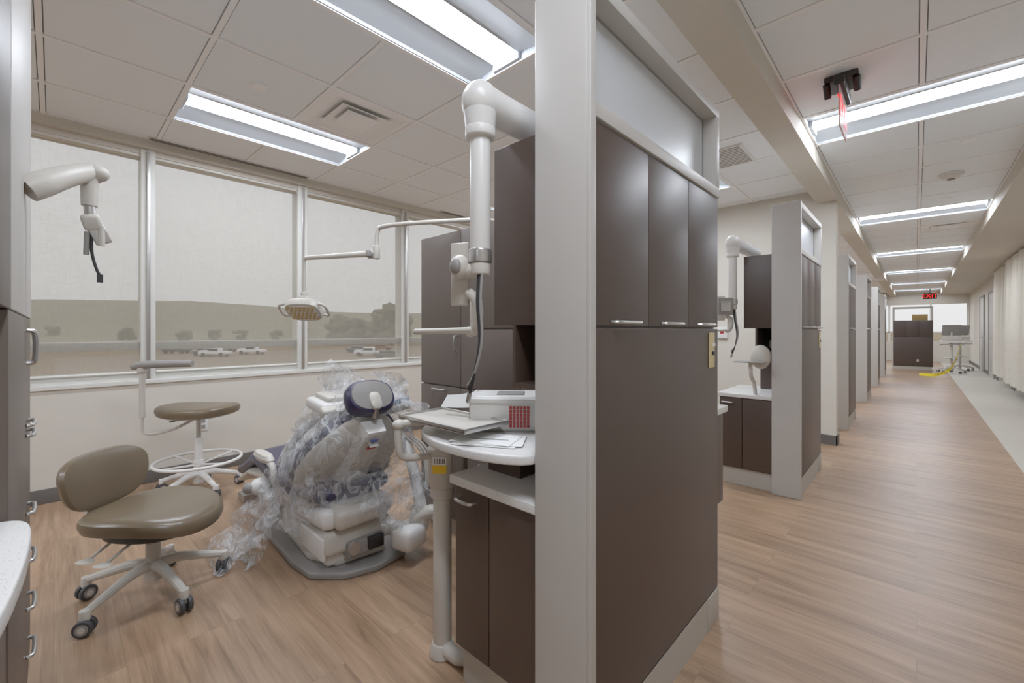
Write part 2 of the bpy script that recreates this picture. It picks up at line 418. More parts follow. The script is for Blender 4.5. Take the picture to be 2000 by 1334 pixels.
m=MB('smoke_detector'); m.cyl((.24,5.85,ZC-.02),(.24,5.85,ZC+.003),.09,WHITE,bev=.005); m.cyl((.24,5.85,ZC-.05),(.24,5.85,ZC-.02),.055,WHITE,r2=.075,bev=.005); m.cyl((.24,5.85,ZC-.058),(.24,5.85,ZC-.05),.03,GREY); m.obj()
m=MB('sprinkler_head'); m.cyl((.25,6.9,ZC-.012),(.25,6.9,ZC+.003),.04,TBAR,bev=.003); m.obj()
m=MB('sprinkler_head'); m.cyl((.3,4.9,ZC-.012),(.3,4.9,ZC+.003),.04,TBAR,bev=.003); m.obj()
# ---------------------------------------------------------------- partitions
XF=-.605
IVORY=mat('ivory_plate',(214,194,140),.4)
def handle(mb,a,b_,off,m=METAL,r=.0055):
    a=Vector(a);b_=Vector(b_);o=Vector(off)
    mb.tube(catmull([a,a+o*.8+(b_-a)*.05,a+o+(b_-a)*.3,a+o+(b_-a)*.7,b_+o*.8-(b_-a)*.05,b_],5),r,m,seg=8)
def partition(y0,ln,switch=False,low=.62):
    y1=y0+ln
    m=MB('partition_cabinet')
    m.box(-.776,XF,y0-.022,y0,0,2.12,POST,.003)
    m.box(XF-.001,XF+.012,y0-.022,y0+.004,0,2.12,POST,.002)
    m.box(-.97,XF-.02,y0+.01,y1,1.215,1.765,BROWN,.002)
    m.box(-.89,-.878,y0+.01,y0+.28,1.03,1.215,BROWN); m.box(-.878,-.63,y0+.01,y0+.28,1.03,1.042,BROWN)
    m.box(-.878,-.63,y0+.265,y0+.28,1.042,1.215,DARK)
    m.box(-.85,-.80,y0+.255,y0+.264,1.06,1.12,OFFW,.002)
    m.box(-.776,XF-.02,y0+.001,y1,.71,1.215,BROWN)
    m.box(-.96,-.776,y0+.45,y1,.71,1.215,BROWN,.002)
    m.box(-1.145,XF-.02,y0+.012,y0+low,.13,.68,BROWN,.002)
    m.box(-.96,XF-.02,y0+low,y1,.13,.71,BROWN,.002)
    m.box(-1.13,XF-.001,y0+.02,y0+low,0,.13,KICK); m.box(-.95,XF-.001,y0+low,y1,0,.13,KICK)
    m.box(XF-.02,XF,y0+.006,y1-.125,.0,.13,KICK)
    m.box(XF-.02,XF,y0+.006,y1-.002,.135,1.205,BROWN,.0015)
    w=(ln-.006)/3
    for i in range(3):
        a=y0+.006+i*w
        m.box(XF-.02,XF,a+.001,a+w-.003,1.212,1.745,BROWN,.0015)
        handle(m,(XF,a+w*.3,1.222),(XF,a+w*.75,1.222),(.022,0,0))
    m.box(XF-.012,XF+.004,y1-.12,y1,0,.13,KICK,.001)
    m.box(-.776,XF+.006,y0,y1,1.75,1.79,POST,.002)
    m.box(-.776,XF+.006,y0,y1,2.08,2.12,POST,.002)
    m.box(-.776,XF+.006,y1-.035,y1,1.79,2.08,POST,.002)
    m.box(-.665,-.655,y0,y1-.035,1.79,2.08,FROST); m.box(-.655,-.652,y0,y1-.035,2.073,2.08,GREY); m.box(-.655,-.652,y1-.04,y1-.035,1.79,2.073,GREY)
    m.box(-.776,XF-.02,y1,y1+.012,0,2.12,POST)
    m.box(-1.14,-.98,y0-.006,y0+.012,.14,.675,BROWN,.002); m.box(-.976,-.778,y0-.006,y0+.012,.14,.675,BROWN,.002)
    handle(m,(-1.12,y0-.006,.64),(-1.04,y0-.006,.64),(0,-.025,0))
    m.box(-1.16,-.777,y0-.018,y0+low,.68,.71,QUARTZ,.004)
    o=m.obj()
    if switch:
        s=MB('light_switch_plate'); s.box(XF,XF+.006,y1-.11,y1-.055,1.05,1.19,IVORY,.002)
        s.box(XF+.006,XF+.012,y1-.09,y1-.075,1.10,1.115,BLACK,.001); s.box(XF+.006,XF+.016,y1-.088,y1-.077,1.135,1.15,WHITE,.001)
        s.obj()
    return o
PY=[.94,3.63,6.53,9.23,11.93,14.63]
for i,y in enumerate(PY): partition(y,.96 if i!=1 else .93,switch=i<2)
def wing(x0,x1,y0,y1):
    m=MB('storage_cabinet'); face=y0
    m.box(x0,x1,y0,y1,.1,1.775,TAUPE,.002); m.box(x0+.02,x1,y0+.02,y1-.02,0,.1,KICK)
    edges=[x0,-1.885,-1.43,x1]
    for i in range(3):
        a=edges[i]; w=edges[i+1]-a
        for z0,z1 in ((1.21,1.772),(.875,1.205),(.5,.87),(.105,.495)):
            m.box(a+.002,a+w-.002,face-.018,face,z0+.002,z1-.002,TAUPE,.0015)
        for z in (.85,.47): handle(m,(a+w*.35,face-.018,z),(a+w*.65,face-.018,z),(0,-.025,0))
    handle(m,(-1.91,face-.018,1.08),(-1.91,face-.018,1.17),(0,-.03,0))
    m.obj()
wing(-2.27,-.985,1.6,1.9)
m=MB('wall_hung_cabinet'); m.box(-1.3,-.64,1.925,2.08,.43,.83,BROWN,.002); m.box(-1.32,-.625,1.925,2.1,.83,.86,QUARTZ,.004); handle(m,(-.9,2.08,.78),(-.8,2.08,.78),(0,.025,0)); m.obj()
def curved(dy,back):
    ol=[(-.782,.916)]+[tuple(v[:2]) for v in catmull([(-.80,.89,0),(-.86,.855,0),(-.97,.83,0),(-1.12,.83,0),(-1.26,.88,0),(-1.35,.98,0),(-1.38,1.12,0),(-1.35,1.28,0),(-1.26,1.36,0),(-1.12,back,0),(-.98,back,0)],5)]+[(-.782,back)]
    ol=[(a,b_+dy) for a,b_ in ol]
    m=MB('curved_counter'); m.prism(ol,.822,.85,QUARTZ,.006)
    m.box(-1.1,-.95,1.05+dy,1.25+dy,.711,.822,BROWN)
    m.obj()
curved(0,1.385)
m=MB('counter_support_pole')
px,py=-1.285,.99
m.cyl((px,py,.02),(px,py,.60),.034,OFFW,bev=.003); m.cyl((px,py,.58),(px,py,.625),.044,OFFW,bev=.01); m.cyl((px,py,.62),(px,py,.77),.05,OFFW,r2=.056,bev=.01); m.cyl((px,py,.77),(px,py,.821),.03,OFFW)
m.cyl((px,py,0),(px,py,.05),.05,OFFW,r2=.038,bev=.006)
m.tube([(px,py,.03),(px+.09,py-.0,.03),(px+.125,py+.02,.03)],[.03,.026,.022],OFFW)
LB=Vector((.66,-.75,0)); 
m.obox(Vector((px,py,.70))+LB*.055,(.05,.004,.03),YEL,(0,0,.72)); m.obox(Vector((px,py,.73))+LB*.056,(.05,.004,.028),PAPER,(0,0,.72))
for i in range(7): m.obox(Vector((px,py,.73))+LB*.0585+Vector((.75,.66,0))*(-.018+i*.006),(.003,.001,.018),BLACK,(0,0,.72))
m.obox((px+.062,py+.03,.72),(.05,.05,.09),GREY,(0,0,.55),.006)
m.obj()
m=MB('instrument_tray')
tx0,tx1,ty0,ty1,tz=-1.35,-.99,.845,1.04,.885
m.box(tx0,tx1,ty0,ty1,tz,tz+.008,OFFW,.003)
for a in ((tx0,tx1,ty0,ty0+.007),(tx0,tx1,ty1-.007,ty1),(tx0,tx0+.007,ty0,ty1),(tx1-.007,tx1,ty0,ty1)): m.box(*a,tz,tz+.016,METAL,.002)
m.tube(catmull([(-1.25,.9,.88),(-1.30,.84,.875),(-1.31,.82,.86),(-1.31,.82,.80),(-1.31,.84,.755),(-1.29,.93,.745)],5),.013,OFFW)
m.ell((-1.31,.82,.872),(.022,.022,.018),OFFW)
m.obj()
R=math.radians(40)
m=MB('glove_basket')
M1=Matrix.Translation((-1.085,1.15,.85))@Matrix.Rotation(R,4,'Z')
m.box(-.14,.14,-.1,.1,.0,.012,WHITE,.003,M1)
for a in ((-.14,.14,-.1,-.092),(-.14,.14,.092,.1),(-.14,-.132,-.1,.1),(.132,.14,-.1,.1)): m.box(*a,0,.11,WHITE,.003,M1)
m.box(-.148,.148,-.108,-.094,.1,.115,WHITE,.003,M1); m.box(-.148,.148,.094,.108,.1,.115,WHITE,.003,M1); m.box(-.148,-.134,-.1,.1,.1,.115,WHITE,.003,M1); m.box(.134,.148,-.1,.1,.1,.115,WHITE,.003,M1)
for i in range(6):
    for j in range(6): m.box(.0+i*.012,.009+i*.012,-.103,-.099,.016+j*.0125,.026+j*.0125,RED,0,M1)
m.box(-.12,.12,-.085,.085,.09,.118,WHITE,.006,M1); m.box(-.05,.05,-.04,.04,.116,.122,GREY,.004,M1)
m.patch((-1.27,1.0,.965),(-1.10,1.06,.985),(-1.12,1.02,.93),(-1.27,.97,.925),PAPER,amp=.012,n=8)
m.obj()
m=MB('tissue_box'); M2=Matrix.Translation((-.98,1.32,.85))@Matrix.Rotation(.2,4,'Z'); m.box(-.08,.08,-.05,.05,0,.15,WHITE,.004,M2); m.ell((-.98,1.32,1.0),(.05,.025,.02),PAPER); m.obj()
m=MB('paper_stack'); 
for i,(dx,dy,rz) in enumerate(((0,0,.5),(.01,.01,.62),(-.015,.005,.42))): m.obox((-.98+dx,.935+dy,.8525+i*.0022),(.2,.13,.0018),PAPER,(0,0,rz))
for i in range(6): m.obox((-.98+.012*i-.03,.935+.008*i-.02,.8585),(.06,.003,.0006),GREY,(0,0,.42))
m.obj()
# ---------------------------------------------------------------- monitor arm
def monitor_arm(x,y,yend,plate=False):
    m=MB('monitor_arm'); zt=1.86
    m.tube([(x,y,zt),(x+.005,y+.1,zt),(x+.02,yend,zt-.005)],[.055,.05,.046],WHITE,seg=20)
    m.ell((x,y,zt),(.055,.055,.062),WHITE); m.cyl((x,y,1.775),(x,y,zt),.042,WHITE,r2=.052)
    m.cyl((x,y,1.755),(x,y,1.79),.044,WHITE,bev=.008)
    m.cyl((x,y,1.43),(x,y,1.76),.030,WHITE,bev=.002)
    m.cyl((x,y,1.395),(x,y,1.435),.034,METAL,bev=.004); m.cyl((x,y,1.36),(x,y,1.395),.03,OFFW,bev=.005)
    m.cyl((x+.02,yend-.04,1.766),(x+.02,yend-.04,zt),.03,WHITE)
    m.cyl((x-.075,y-.03,1.375),(x-.0,y,1.375),.024,OFFW,bev=.006); m.ell((x-.05,y-.035,1.385),(.03,.03,.036),OFFW); m.ell((x-.045,y-.055,1.385),(.02,.016,.024),GREY)
    m.obox((x-.085,y-.005,1.37),(.06,.014,.19),OFFW,(0,0,.4),.005)
    m.tube(catmull([(x-.05,y,1.31),(x-.03,y,1.30),(x-.012,y,1.28),(x-.012,y-.0,1.23),(x-.03,y,1.20),(x-.05,y,1.195)],5),.016,OFFW)
    m.obox((x-.02,y,1.255),(.035,.02,.09),OFFW,(0,0,.3),.006)
    m.tube([(x-.02,y-.01,1.20),(x-.15,y-.02,1.198),(x-.27,y-.04,1.195)],[.010,.0085,.010],OFFW)
    for k in range(3):
        o=k*.007
        m.tube(catmull([(x+.005+o,y-.01,1.37),(x+.02+o,y-.03,1.28),(x+.04+o*.7,y-.04,1.17),(x+.03,y-.05,1.08),(x+.01-k*.004,y-.05,1.02+k*.012)],6),.0042,BLACK if k<2 else GREY,seg=8)
    m.obox((x+.006,y-.05,1.01),(.012,.008,.03),METAL,(0,.3,0),.001)
    if plate:
        m.obox((x-.03,y-.07,1.38),(.11,.012,.13),GREY,(0,0,.7),.004); m.obox((x-.025,y-.079,1.38),(.07,.006,.08),METAL,(0,0,.7),.002)
    m.obj()
monitor_arm(-.925,.85,1.4)
monitor_arm(-1.02,3.54,4.1,True)
m=MB('instrument_tray'); m.box(-1.0,-.8,3.48,3.60,.96,.968,GREY,.003); m.tube(catmull([(-.9,3.55,.965),(-.9,3.56,.86),(-.9,3.64,.80),(-.9,3.68,.711)],5),.014,OFFW); m.ell((-.85,3.62,1.0),(.07,.06,.09),OFFW); m.obj()
# ---------------------------------------------------------------- left foreground unit
m=MB('storage_cabinet')
fy=-.055
m.box(-1.24,-.75,fy-.3,fy,1.24,2.3,BROWN,.002)
m.box(-2.27,-1.24,fy-.3,fy+.001,1.24,2.6,POST,.002)
m.box(-2.25,-1.2,fy-.3,fy-.001,.1,1.238,TAUPE,.002)
m.box(-2.2,-.72,fy-.28,fy-.02,0,.1,KICK)
m.box(-1.2,-.72,fy-.3,fy-.004,.1,.83,TAUPE,.002)
ol=[(-.70,-.35),(-.70,-.07)]+[tuple(v[:2]) for v in catmull([(-.75,-.05,0),(-.86,-.036,0),(-1.0,-.027,0),(-1.12,-.027,0),(-1.17,-.04,0),(-1.19,-.07,0)],4)]+[(-1.19,-.35)]
m.prism(ol,.83,.86,QUARTZ,.004)
for z in (.92,.89,.66,.52,.38,.24): handle(m,(-2.02,fy,z),(-1.9,fy,z),(0,.015,0))
handle(m,(-1.95,fy,1.10),(-1.95,fy,1.2),(0,.018,0),r=.007)
m.obj()
m=MB('monitor_arm')
m.tube(catmull([(-1.75,-.05,1.58),(-1.76,-.02,1.605),(-1.80,.03,1.65),(-1.85,.08,1.685),(-1.86,.108,1.675)],6),[.034,.034,.030,.026,.021],OFFW,seg=16)
m.ell((-1.85,.09,1.685),(.03,.032,.026),OFFW,(0,0,-.4))
m.tube([(-1.845,.075,1.68),(-1.845,.075,1.58)],[.022,.019],OFFW)
m.tube([(-1.845,.075,1.58),(-1.845,.078,1.54)],[.014,.014],METAL)
m.obox((-1.84,.08,1.53),(.045,.045,.05),OFFW,(.3,.3,0),.012); m.obox((-1.835,.095,1.50),(.012,.04,.07),METAL,(.4,0,0),.004)
m.tube([(-1.84,.07,1.50),(-1.84,.068,1.43)],.007,GREY); m.tube([(-1.83,.10,1.52),(-1.83,.102,1.46)],.008,OFFW)
m.tube(catmull([(-1.84,.08,1.5),(-1.84,.08,1.44),(-1.84,.09,1.39),(-1.84,.098,1.37)],5),.004,BLACK); m.obox((-1.84,.098,1.36),(.01,.014,.025),BLACK)
m.obj()
# ---------------------------------------------------------------- stools
def caster(m,x,y,ang):
    d=Vector((math.cos(ang),math.sin(ang),0)); p=Vector((-d.y,d.x,0)); c=Vector((x,y,.034))
    for s_ in (-1,1):
        m.cyl(c+p*s_*.006,c+p*s_*.024,.033,CASTER,bev=.005); m.cyl(c+p*s_*.0235,c+p*s_*.026,.021,GREY); m.cyl(c+p*s_*.0255,c+p*s_*.0265,.012,OFFW)
    m.obox(c+Vector((0,0,.022)),(.03,.012,.03),GREY,(0,0,ang),.003)
    m.cyl(c+Vector((0,0,.02)),c+Vector((0,0,.06)),.009,METAL)
def starbase(m,x,y,R,hub,a0,mm,zl=.09):
    for k in range(5):
        a=a0+2*pi*k/5; d=Vector((math.cos(a),math.sin(a),0)); c=Vector((x,y,0))
        pts=catmull([c+Vector((0,0,zl+.045)),c+d*R*.3+Vector((0,0,zl+.05)),c+d*R*.7+Vector((0,0,zl+.022)),c+d*R*1.0+Vector((0,0,zl-.002))],5)
        m.tube(pts,[.026,.022,.018,.015],mm,seg=10)
        m.cyl(c+d*R+Vector((0,0,zl-.03)),c+d*R+Vector((0,0,zl+.012)),.018,mm,bev=.004)
        caster(m,x+d.x*R,y+d.y*R,a+1.1+k)
    m.cyl((x,y,zl-.02),(x,y,zl+.09),.036,mm,r2=.028,bev=.004)
seatprof=[(.55,-.045),(.85,-.045),(.96,-.035),(1,-.012),(.985,.008),(.93,.02),(.8,.027),(.55,.03),(.25,.031),(.05,.031)]
def rotz(a): return Matrix.Rotation(a,3,'Z')
m=MB('dentist_stool')
x,y=-2.53,.31; dirv=Vector((.78,.62,0)).normalized(); ang=math.atan2(dirv.y,dirv.x)
starbase(m,x,y,.27,.1,-2.25,OFFW)
m.cyl((x,y,.15),(x,y,.30),.018,METAL); m.cyl((x,y,.15),(x,y,.24),.028,OFFW,bev=.004)
def sh(px_,py_,z,sc):
    zz=z-.035*max(0,(px_/.24))**2 + .012*(abs(py_)/.24)**2
    return px_,py_*(1-.10*(px_/.24)),zz
m.pad((x+.015,y+.015,.385),.25,.225,[(a,b*1.1) for a,b in seatprof],LEATH,n=2.5,M=rotz(ang),shape=sh)
m.pad((x+.02,y+.02,.33),.2,.18,[(.7,-.02),(.95,-.02),(1,0),(1,.02)],BLACK,n=2.4,M=rotz(ang))
m.obox((x-.0,y-.0,.30),(.2,.16,.05),OFFW,(0,0,ang),.015)
def L(u,v,z): return Vector((x,y,0))+dirv*u+Vector((-dirv.y,dirv.x,0))*v+Vector((0,0,z))
m.obox(L(-.16,0,.30),(.2,.12,.05),OFFW,(0,.1,ang),.015)
m.tube(catmull([L(-.1,0,.3),L(-.22,0,.31),L(-.29,0,.35),L(-.3,0,.42),L(-.29,0,.52)],5),.016,OFFW)
m.obox(L(-.285,0,.37),(.02,.09,.14),OFFW,(0,-.1,ang),.006)
Mb=Matrix.Rotation(ang,3,'Z')@Matrix.Rotation(pi/2-.12,3,'Y')
def shb(a,b_,z,sc): return a,b_*(1-.1*(a/.13)),z+ .9*b_*b_
m.pad(L(-.265,.01,.52),.13,.195,[(.5,-.035),(.85,-.033),(.97,-.02),(1,-.002),(.96,.016),(.8,.025),(.4,.03),(.05,.031)],LEATH,n=2.7,M=Mb,shape=shb)
for v,u in ((-.17,.02),(-.15,-.08)):
    m.tube([L(u,-.05,.31),L(u,v+.02,.285),L(u,v-.05,.265)],[.007,.006,.006],OFFW,seg=8); m.pad(L(u,v-.07,.262),.035,.022,[(.6,-.005),(1,0),(.6,.005)],OFFW,M=rotz(ang))
m.obj()
m=MB('assistant_stool')
x,y=-3.9,.74
starbase(m,x,y,.26,.1,.2,WHITE,zl=.085)
ring=[(x+.27*math.cos(2*pi*k/40),y+.27*math.sin(2*pi*k/40),.235) for k in range(40)]
m.tube(ring,.011,WHITE,closed=True)
for k in range(4):
    a=k*pi/2+.4; m.tube([(x,y,.2),(x+.27*math.cos(a),y+.27*math.sin(a),.235)],.008,WHITE,seg=8)
m.cyl((x,y,.17),(x,y,.24),.035,WHITE,bev=.004)
m.cyl((x,y,.15),(x,y,.40),.026,WHITE,bev=.004); m.cyl((x,y,.4),(x,y,.58),.016,METAL)
m.obox((x,y,.575),(.18,.14,.035),GREY,(0,0,.8),.01)
m.pad((x,y,.63),.27,.19,seatprof,LEATH,n=2.6,M=rotz(.78),shape=lambda a,b_,z,sc:(a,b_,z*1.1+.25*a*a-.02))
m.tube(catmull([(x,y,.56),(x-.03,y-.12,.49),(-3.97,.50,.46),(-4.0,.44,.47),(-4.0,.43,.52),(-4.0,.43,.60)],6),.010,OFFW)
m.tube([(-4.0,.43,.58),(-4.0,.43,.92)],.018,OFFW); m.cyl((-4.0,.43,.9),(-4.0,.43,.95),.03,OFFW,bev=.006)
m.tube(catmull([(-4.03,.38,.94),(-3.98,.44,.955),(-3.88,.57,.96),(-3.78,.68,.96)],4),[.022,.028,.026,.022],GREY)
m.tube([(x,y,.56),(x-.08,y-.16,.53)],.006,GREY)
m.obj()
# ---------------------------------------------------------------- dental chair
m=MB('dental_chair'); cy=1.06
m.prism([(-2.98,.9),(-2.9,.85),(-2.3,.82),(-2.12,.84),(-2.0,.95),(-1.95,1.1),(-1.98,1.28),(-2.15,1.33),(-2.8,1.30),(-2.98,1.22)],0,.035,GREY,.01)
m.prism([(-2.85,.93),(-2.25,.88),(-2.08,.95),(-2.05,1.2),(-2.2,1.27),(-2.8,1.24)],.035,.075,OFFW,.012)
m.obox((-2.4,cy,.14),(.66,.32,.15),WHITE,(0,.08,0),.03)
m.obox((-2.17,cy-.0,.155),(.26,.36,.12),OFFW,(0,-.1,0),.03)
m.box(-2.36,-2.06,cy-.185,cy-.165,.09,.20,WHITE,.008)
m.obox((-2.06,cy+.02,.12),(.1,.2,.08),GREY,(0,0,0),.015)
m.cyl((-2.03,cy-.05,.13),(-2.0,cy-.05,.13),.03,METAL); m.box(-2.02,-1.99,cy+.02,cy+.1,.1,.16,BLACK,.004)
for yy in (cy-.12,cy+.12): m.tube([(-2.6,yy,.16),(-2.3,yy,.24),(-2.15,yy,.30)],[.04,.04,.04],WHITE)
m.obox((-2.3,cy,.27),(.52,.38,.10),WHITE,(0,-.06,0),.035)
m.obox((-2.10,cy,.30),(.22,.28,.10),OFFW,(0,.2,0),.03)
def ringYZ(X,zc,w,t,seg=28,n=2.8):
    out=[]
    for j in range(seg):
        a=2*pi*j/seg;ca,sa=math.cos(a),math.sin(a)
        out.append(Vector((X,cy+math.copysign(abs(ca)**(2/n),ca)*w,zc+math.copysign(abs(sa)**(2/n),sa)*t)))
    return out
m.loft([ringYZ(X,z,w,t) for X,z,w,t in ((-2.08,.385,.12,.02),(-2.12,.385,.2,.05),(-2.3,.385,.25,.06),(-2.6,.40,.26,.06),(-2.85,.43,.25,.055),(-2.98,.41,.24,.05),(-3.15,.34,.22,.045),(-3.38,.25,.2,.04),(-3.5,.20,.16,.03),(-3.52,.195,.1,.015))],PURPLE)
m.loft([ringYZ(X,z,w,t) for X,z,w,t in ((-2.2,.33,.2,.02),(-2.3,.325,.24,.035),(-2.8,.35,.24,.035),(-3.1,.30,.22,.03),(-3.45,.16,.18,.02))],OFFW)
P0=Vector((-2.32,cy,.40)); P1=Vector((-1.98,cy,.80)); D=(P1-P0); dn=D.normalized(); nb=Vector((dn.z,0,-dn.x))
def rb(t,w,th,off,seg=32,n=2.5):
    c_=P0+D*t+nb*off; out=[]
    for j in range(seg):
        a=2*pi*j/seg;ca,sa=math.cos(a),math.sin(a)
        out.append(c_+Vector((0,math.copysign(abs(ca)**(2/n),ca)*w,0))+nb*(math.copysign(abs(sa)**(2/n),sa)*th))
    return out
back=((-.04,.12,.02),(0,.2,.045),(.12,.265,.055),(.35,.285,.06),(.6,.255,.055),(.8,.19,.05),(.93,.13,.04),(1.0,.07,.02))
m.loft([rb(t,w,th,0) for t,w,th in back],PURPLE)
m.loft([rb(t,w*.94,th*.8,.035) for t,w,th in back],OFFW)
m.loft([[P0+D*t+nb*o+Vector((0,s_*w,0)) for o,s_ in ((.06,-1),(.135,-.85),(.135,.85),(.06,1))] for t,w in ((-.3,.13),(0,.11),(.3,.08),(.7,.06),(1.0,.055))],WHITE)
BL=mat('blue_label',(40,70,150),.5)
m.obox(P0+D*.86+nb*.137,(.004,.045,.05),PAPER,(0,-.75,0)); m.obox(P0+D*.8+nb*.138,(.006,.045,.022),RED,(0,-.75,0)); m.obox(P0+D*.9+nb*.1385,(.006,.04,.02),BL,(0,-.75,0))
m.tube([P1+Vector((-.02,0,-.04)),P1+Vector((.04,0,.06))],.022,METAL)
Mh=Matrix.Rotation(math.radians(58),3,'Y')
hp=P1+Vector((.03,0,.07))
m.pad(hp,.09,.125,[(.5,-.05),(.9,-.045),(1,-.015),(1,.012),(.9,.03),(.5,.04)],PURPLE,n=2.4,M=Mh)
m.pad(hp+Mh@Vector((0,0,.016)),.08,.112,[(.95,-.01),(1,0),(.92,.02),(.4,.026),(.05,.027)],GREY,n=2.3,M=Mh)
m.pad(hp+Mh@Vector((.035,0,.03)),.045,.03,[(1,0),(.95,.018),(.7,.024),(.05,.025)],OFFW,n=3,M=Mh)
m.tube([hp+Mh@Vector((.05,0,.04)),P1+Vector((.08,0,-.02))],.016,METAL)
m.tube(catmull([(-2.3,cy+.24,.36),(-2.3,cy+.30,.42),(-2.34,cy+.31,.54),(-2.45,cy+.31,.58)],5),.018,OFFW)
m.pad((-2.52,cy+.31,.595),.16,.035,[(.8,-.02),(1,0),(.8,.02),(.3,.025)],OFFW,n=2.6)
m.tube(catmull([(-2.5,cy-.22,.36),(-2.5,cy-.25,.40),(-2.54,cy-.25,.46),(-2.6,cy-.25,.48)],5),.018,OFFW)
m.pad((-2.68,cy-.25,.49),.13,.032,[(.8,-.02),(1,0),(.8,.02),(.3,.025)],OFFW,n=2.6)
m.tube(catmull([(-2.7,.90,.12),(-2.68,.86,.20),(-2.6,.88,.45),(-2.45,.94,.66),(-2.32,1.04,.73)],6),[.035,.03,.028,.025,.025],WHITE)
dx,dy,dz=.11,.08,-.01
m.obox((-2.36+dx,1.02+dy,.82+dz),(.22,.38,.06),WHITE,(0,.1,0),.02)
m.obox((-2.36+dx,1.02+dy,.86+dz),(.16,.3,.03),OFFW,(0,.1,0),.01)
m.obox((-2.25+dx,1.02+dy,.80+dz),(.05,.40,.05),OFFW,(0,.5,0),.012)
for k in range(6):
    yy=.85+k*.05+dy
    m.cyl((-2.2+dx,yy,.765+dz),(-2.15+dx,yy,.79+dz),.018,GREY,bev=.003)
    m.tube(catmull([(-2.22+dx,yy,.76+dz),(-2.25+dx,yy,.66+dz),(-2.32+dx,yy+.02,.6+dz),(-2.38+dx,yy+.01,.72+dz)],6),.0055,GREY if k%2 else OFFW,seg=8)
    m.tube([(-2.16+dx,yy,.785+dz),(-2.12+dx,yy,.81+dz)],[.008,.005],METAL,seg=8)
m.obox((-2.20,1.36,.78),(.12,.14,.05),OFFW,(.2,.5,0),.012); m.obox((-2.145,1.36,.795),(.01,.09,.04),mat('keypad_blue',(120,150,180),.4),(.2,.5,0))
m.tube(catmull([(-2.5,.9,.3),(-2.55,.82,.32),(-2.60,.77,.34)],5),.02,OFFW); m.ell((-2.61,.77,.35),(.045,.05,.045),WHITE)
m.ell((-2.62,.72,.35),(.03,.03,.03),GREY)
m.tube(catmull([(-2.15,1.3,.09),(-1.98,1.36,.12),(-1.92,1.34,.22),(-2.0,1.36,.38),(-2.1,1.36,.55),(-2.2,1.36,.62)],6),[.04,.04,.035,.03,.028,.028],WHITE)
m.obox((-1.93,1.27,.13),(.14,.16,.12),WHITE,(0,0,.3),.035)
m.tube(catmull([(-1.95,1.30,.2),(-1.88,1.37,.24),(-1.86,1.41,.22)],5),[.035,.035,.03],OFFW); m.ell((-1.86,1.41,.22),(.04,.05,.035),WHITE)
for k in range(3): m.tube(catmull([(-2.1,1.36+.02*k,.6),(-2.02,1.42+.02*k,.5),(-2.0,1.42,.3),(-2.06,1.36,.2)],6),.007,OFFW,seg=8)
chair=m.obj()
w=MB('plastic_wrap')
def shell(t,wd,th,off):
    out=[]
    for p in rb(t,wd,th,off):
        q=p*9
        out.append(p+.028*Vector((noise.noise(q),noise.noise(q+Vector((5,1,2))),noise.noise(q+Vector((1,7,3))))))
    return out
w.loft([shell(-.1+1.12*i/14, .29*math.sin(pi*min(1,.28+.62*i/14))+.045,.125,.03) for i in range(15)],FILM,cap=False)
pk=(-2.31,1.07,1.03)
w.patch(pk,(-2.18,1.10,.90),(-2.10,.84,.46),(-2.54,.81,.48),FILM,amp=.07,seed=1,n=28)
w.patch(pk,(-2.4,1.3,.86),(-2.5,1.35,.5),(-2.54,.83,.5),FILM,amp=.06,seed=3,n=24)
w.patch((-2.54,.80,.46),(-2.12,.82,.46),(-2.2,.84,.20),(-2.66,.72,.16),FILM,amp=.07,seed=4,n=24)
w.patch((-2.62,.75,.36),(-2.32,.80,.24),(-2.40,.66,.01),(-2.72,.62,.01),FILM,amp=.07,seed=5,n=24)
w.patch((-2.72,.70,.14),(-2.44,.72,.10),(-2.44,.56,.01),(-2.68,.52,.01),FILM,amp=.05,seed=13,n=18)
w.patch((-2.08,.80,.48),(-1.98,1.3,.52),(-1.96,1.38,.28),(-2.12,.80,.30),FILM,amp=.07,seed=6,n=26)
w.patch((-2.0,1.32,.68),(-2.2,1.4,.7),(-2.1,1.46,.2),(-1.88,1.40,.22),FILM,amp=.06,seed=7,n=22)
w.patch((-1.95,1.0,.38),(-1.93,1.35,.46),(-1.86,1.42,.14),(-1.97,1.1,.2),FILM,amp=.07,seed=8,n=24)
w.patch((-2.03,.92,.95),(-1.93,1.26,.95),(-1.88,1.27,.78),(-1.97,.90,.76),FILM,amp=.04,seed=9,fr=12,n=20)
w.patch((-2.2,1.2,.95),(-2.0,1.2,.97),(-1.95,1.4,.75),(-2.2,1.5,.7),FILM,amp=.06,seed=11,n=18)
w.obj(parent=chair,angle=180)
m=MB('floor_junction_box'); m.box(-3.53,-3.40,.90,1.00,0,.05,METAL,.004); m.box(-3.51,-3.42,.92,.98,.05,.055,GREY); m.obj()
m=MB('foot_control_pedal'); m.pad((-3.75,1.35,.0),.12,.1,[(1,0),(1,.02),(.8,.035),(.4,.045)],GREY); m.obj()
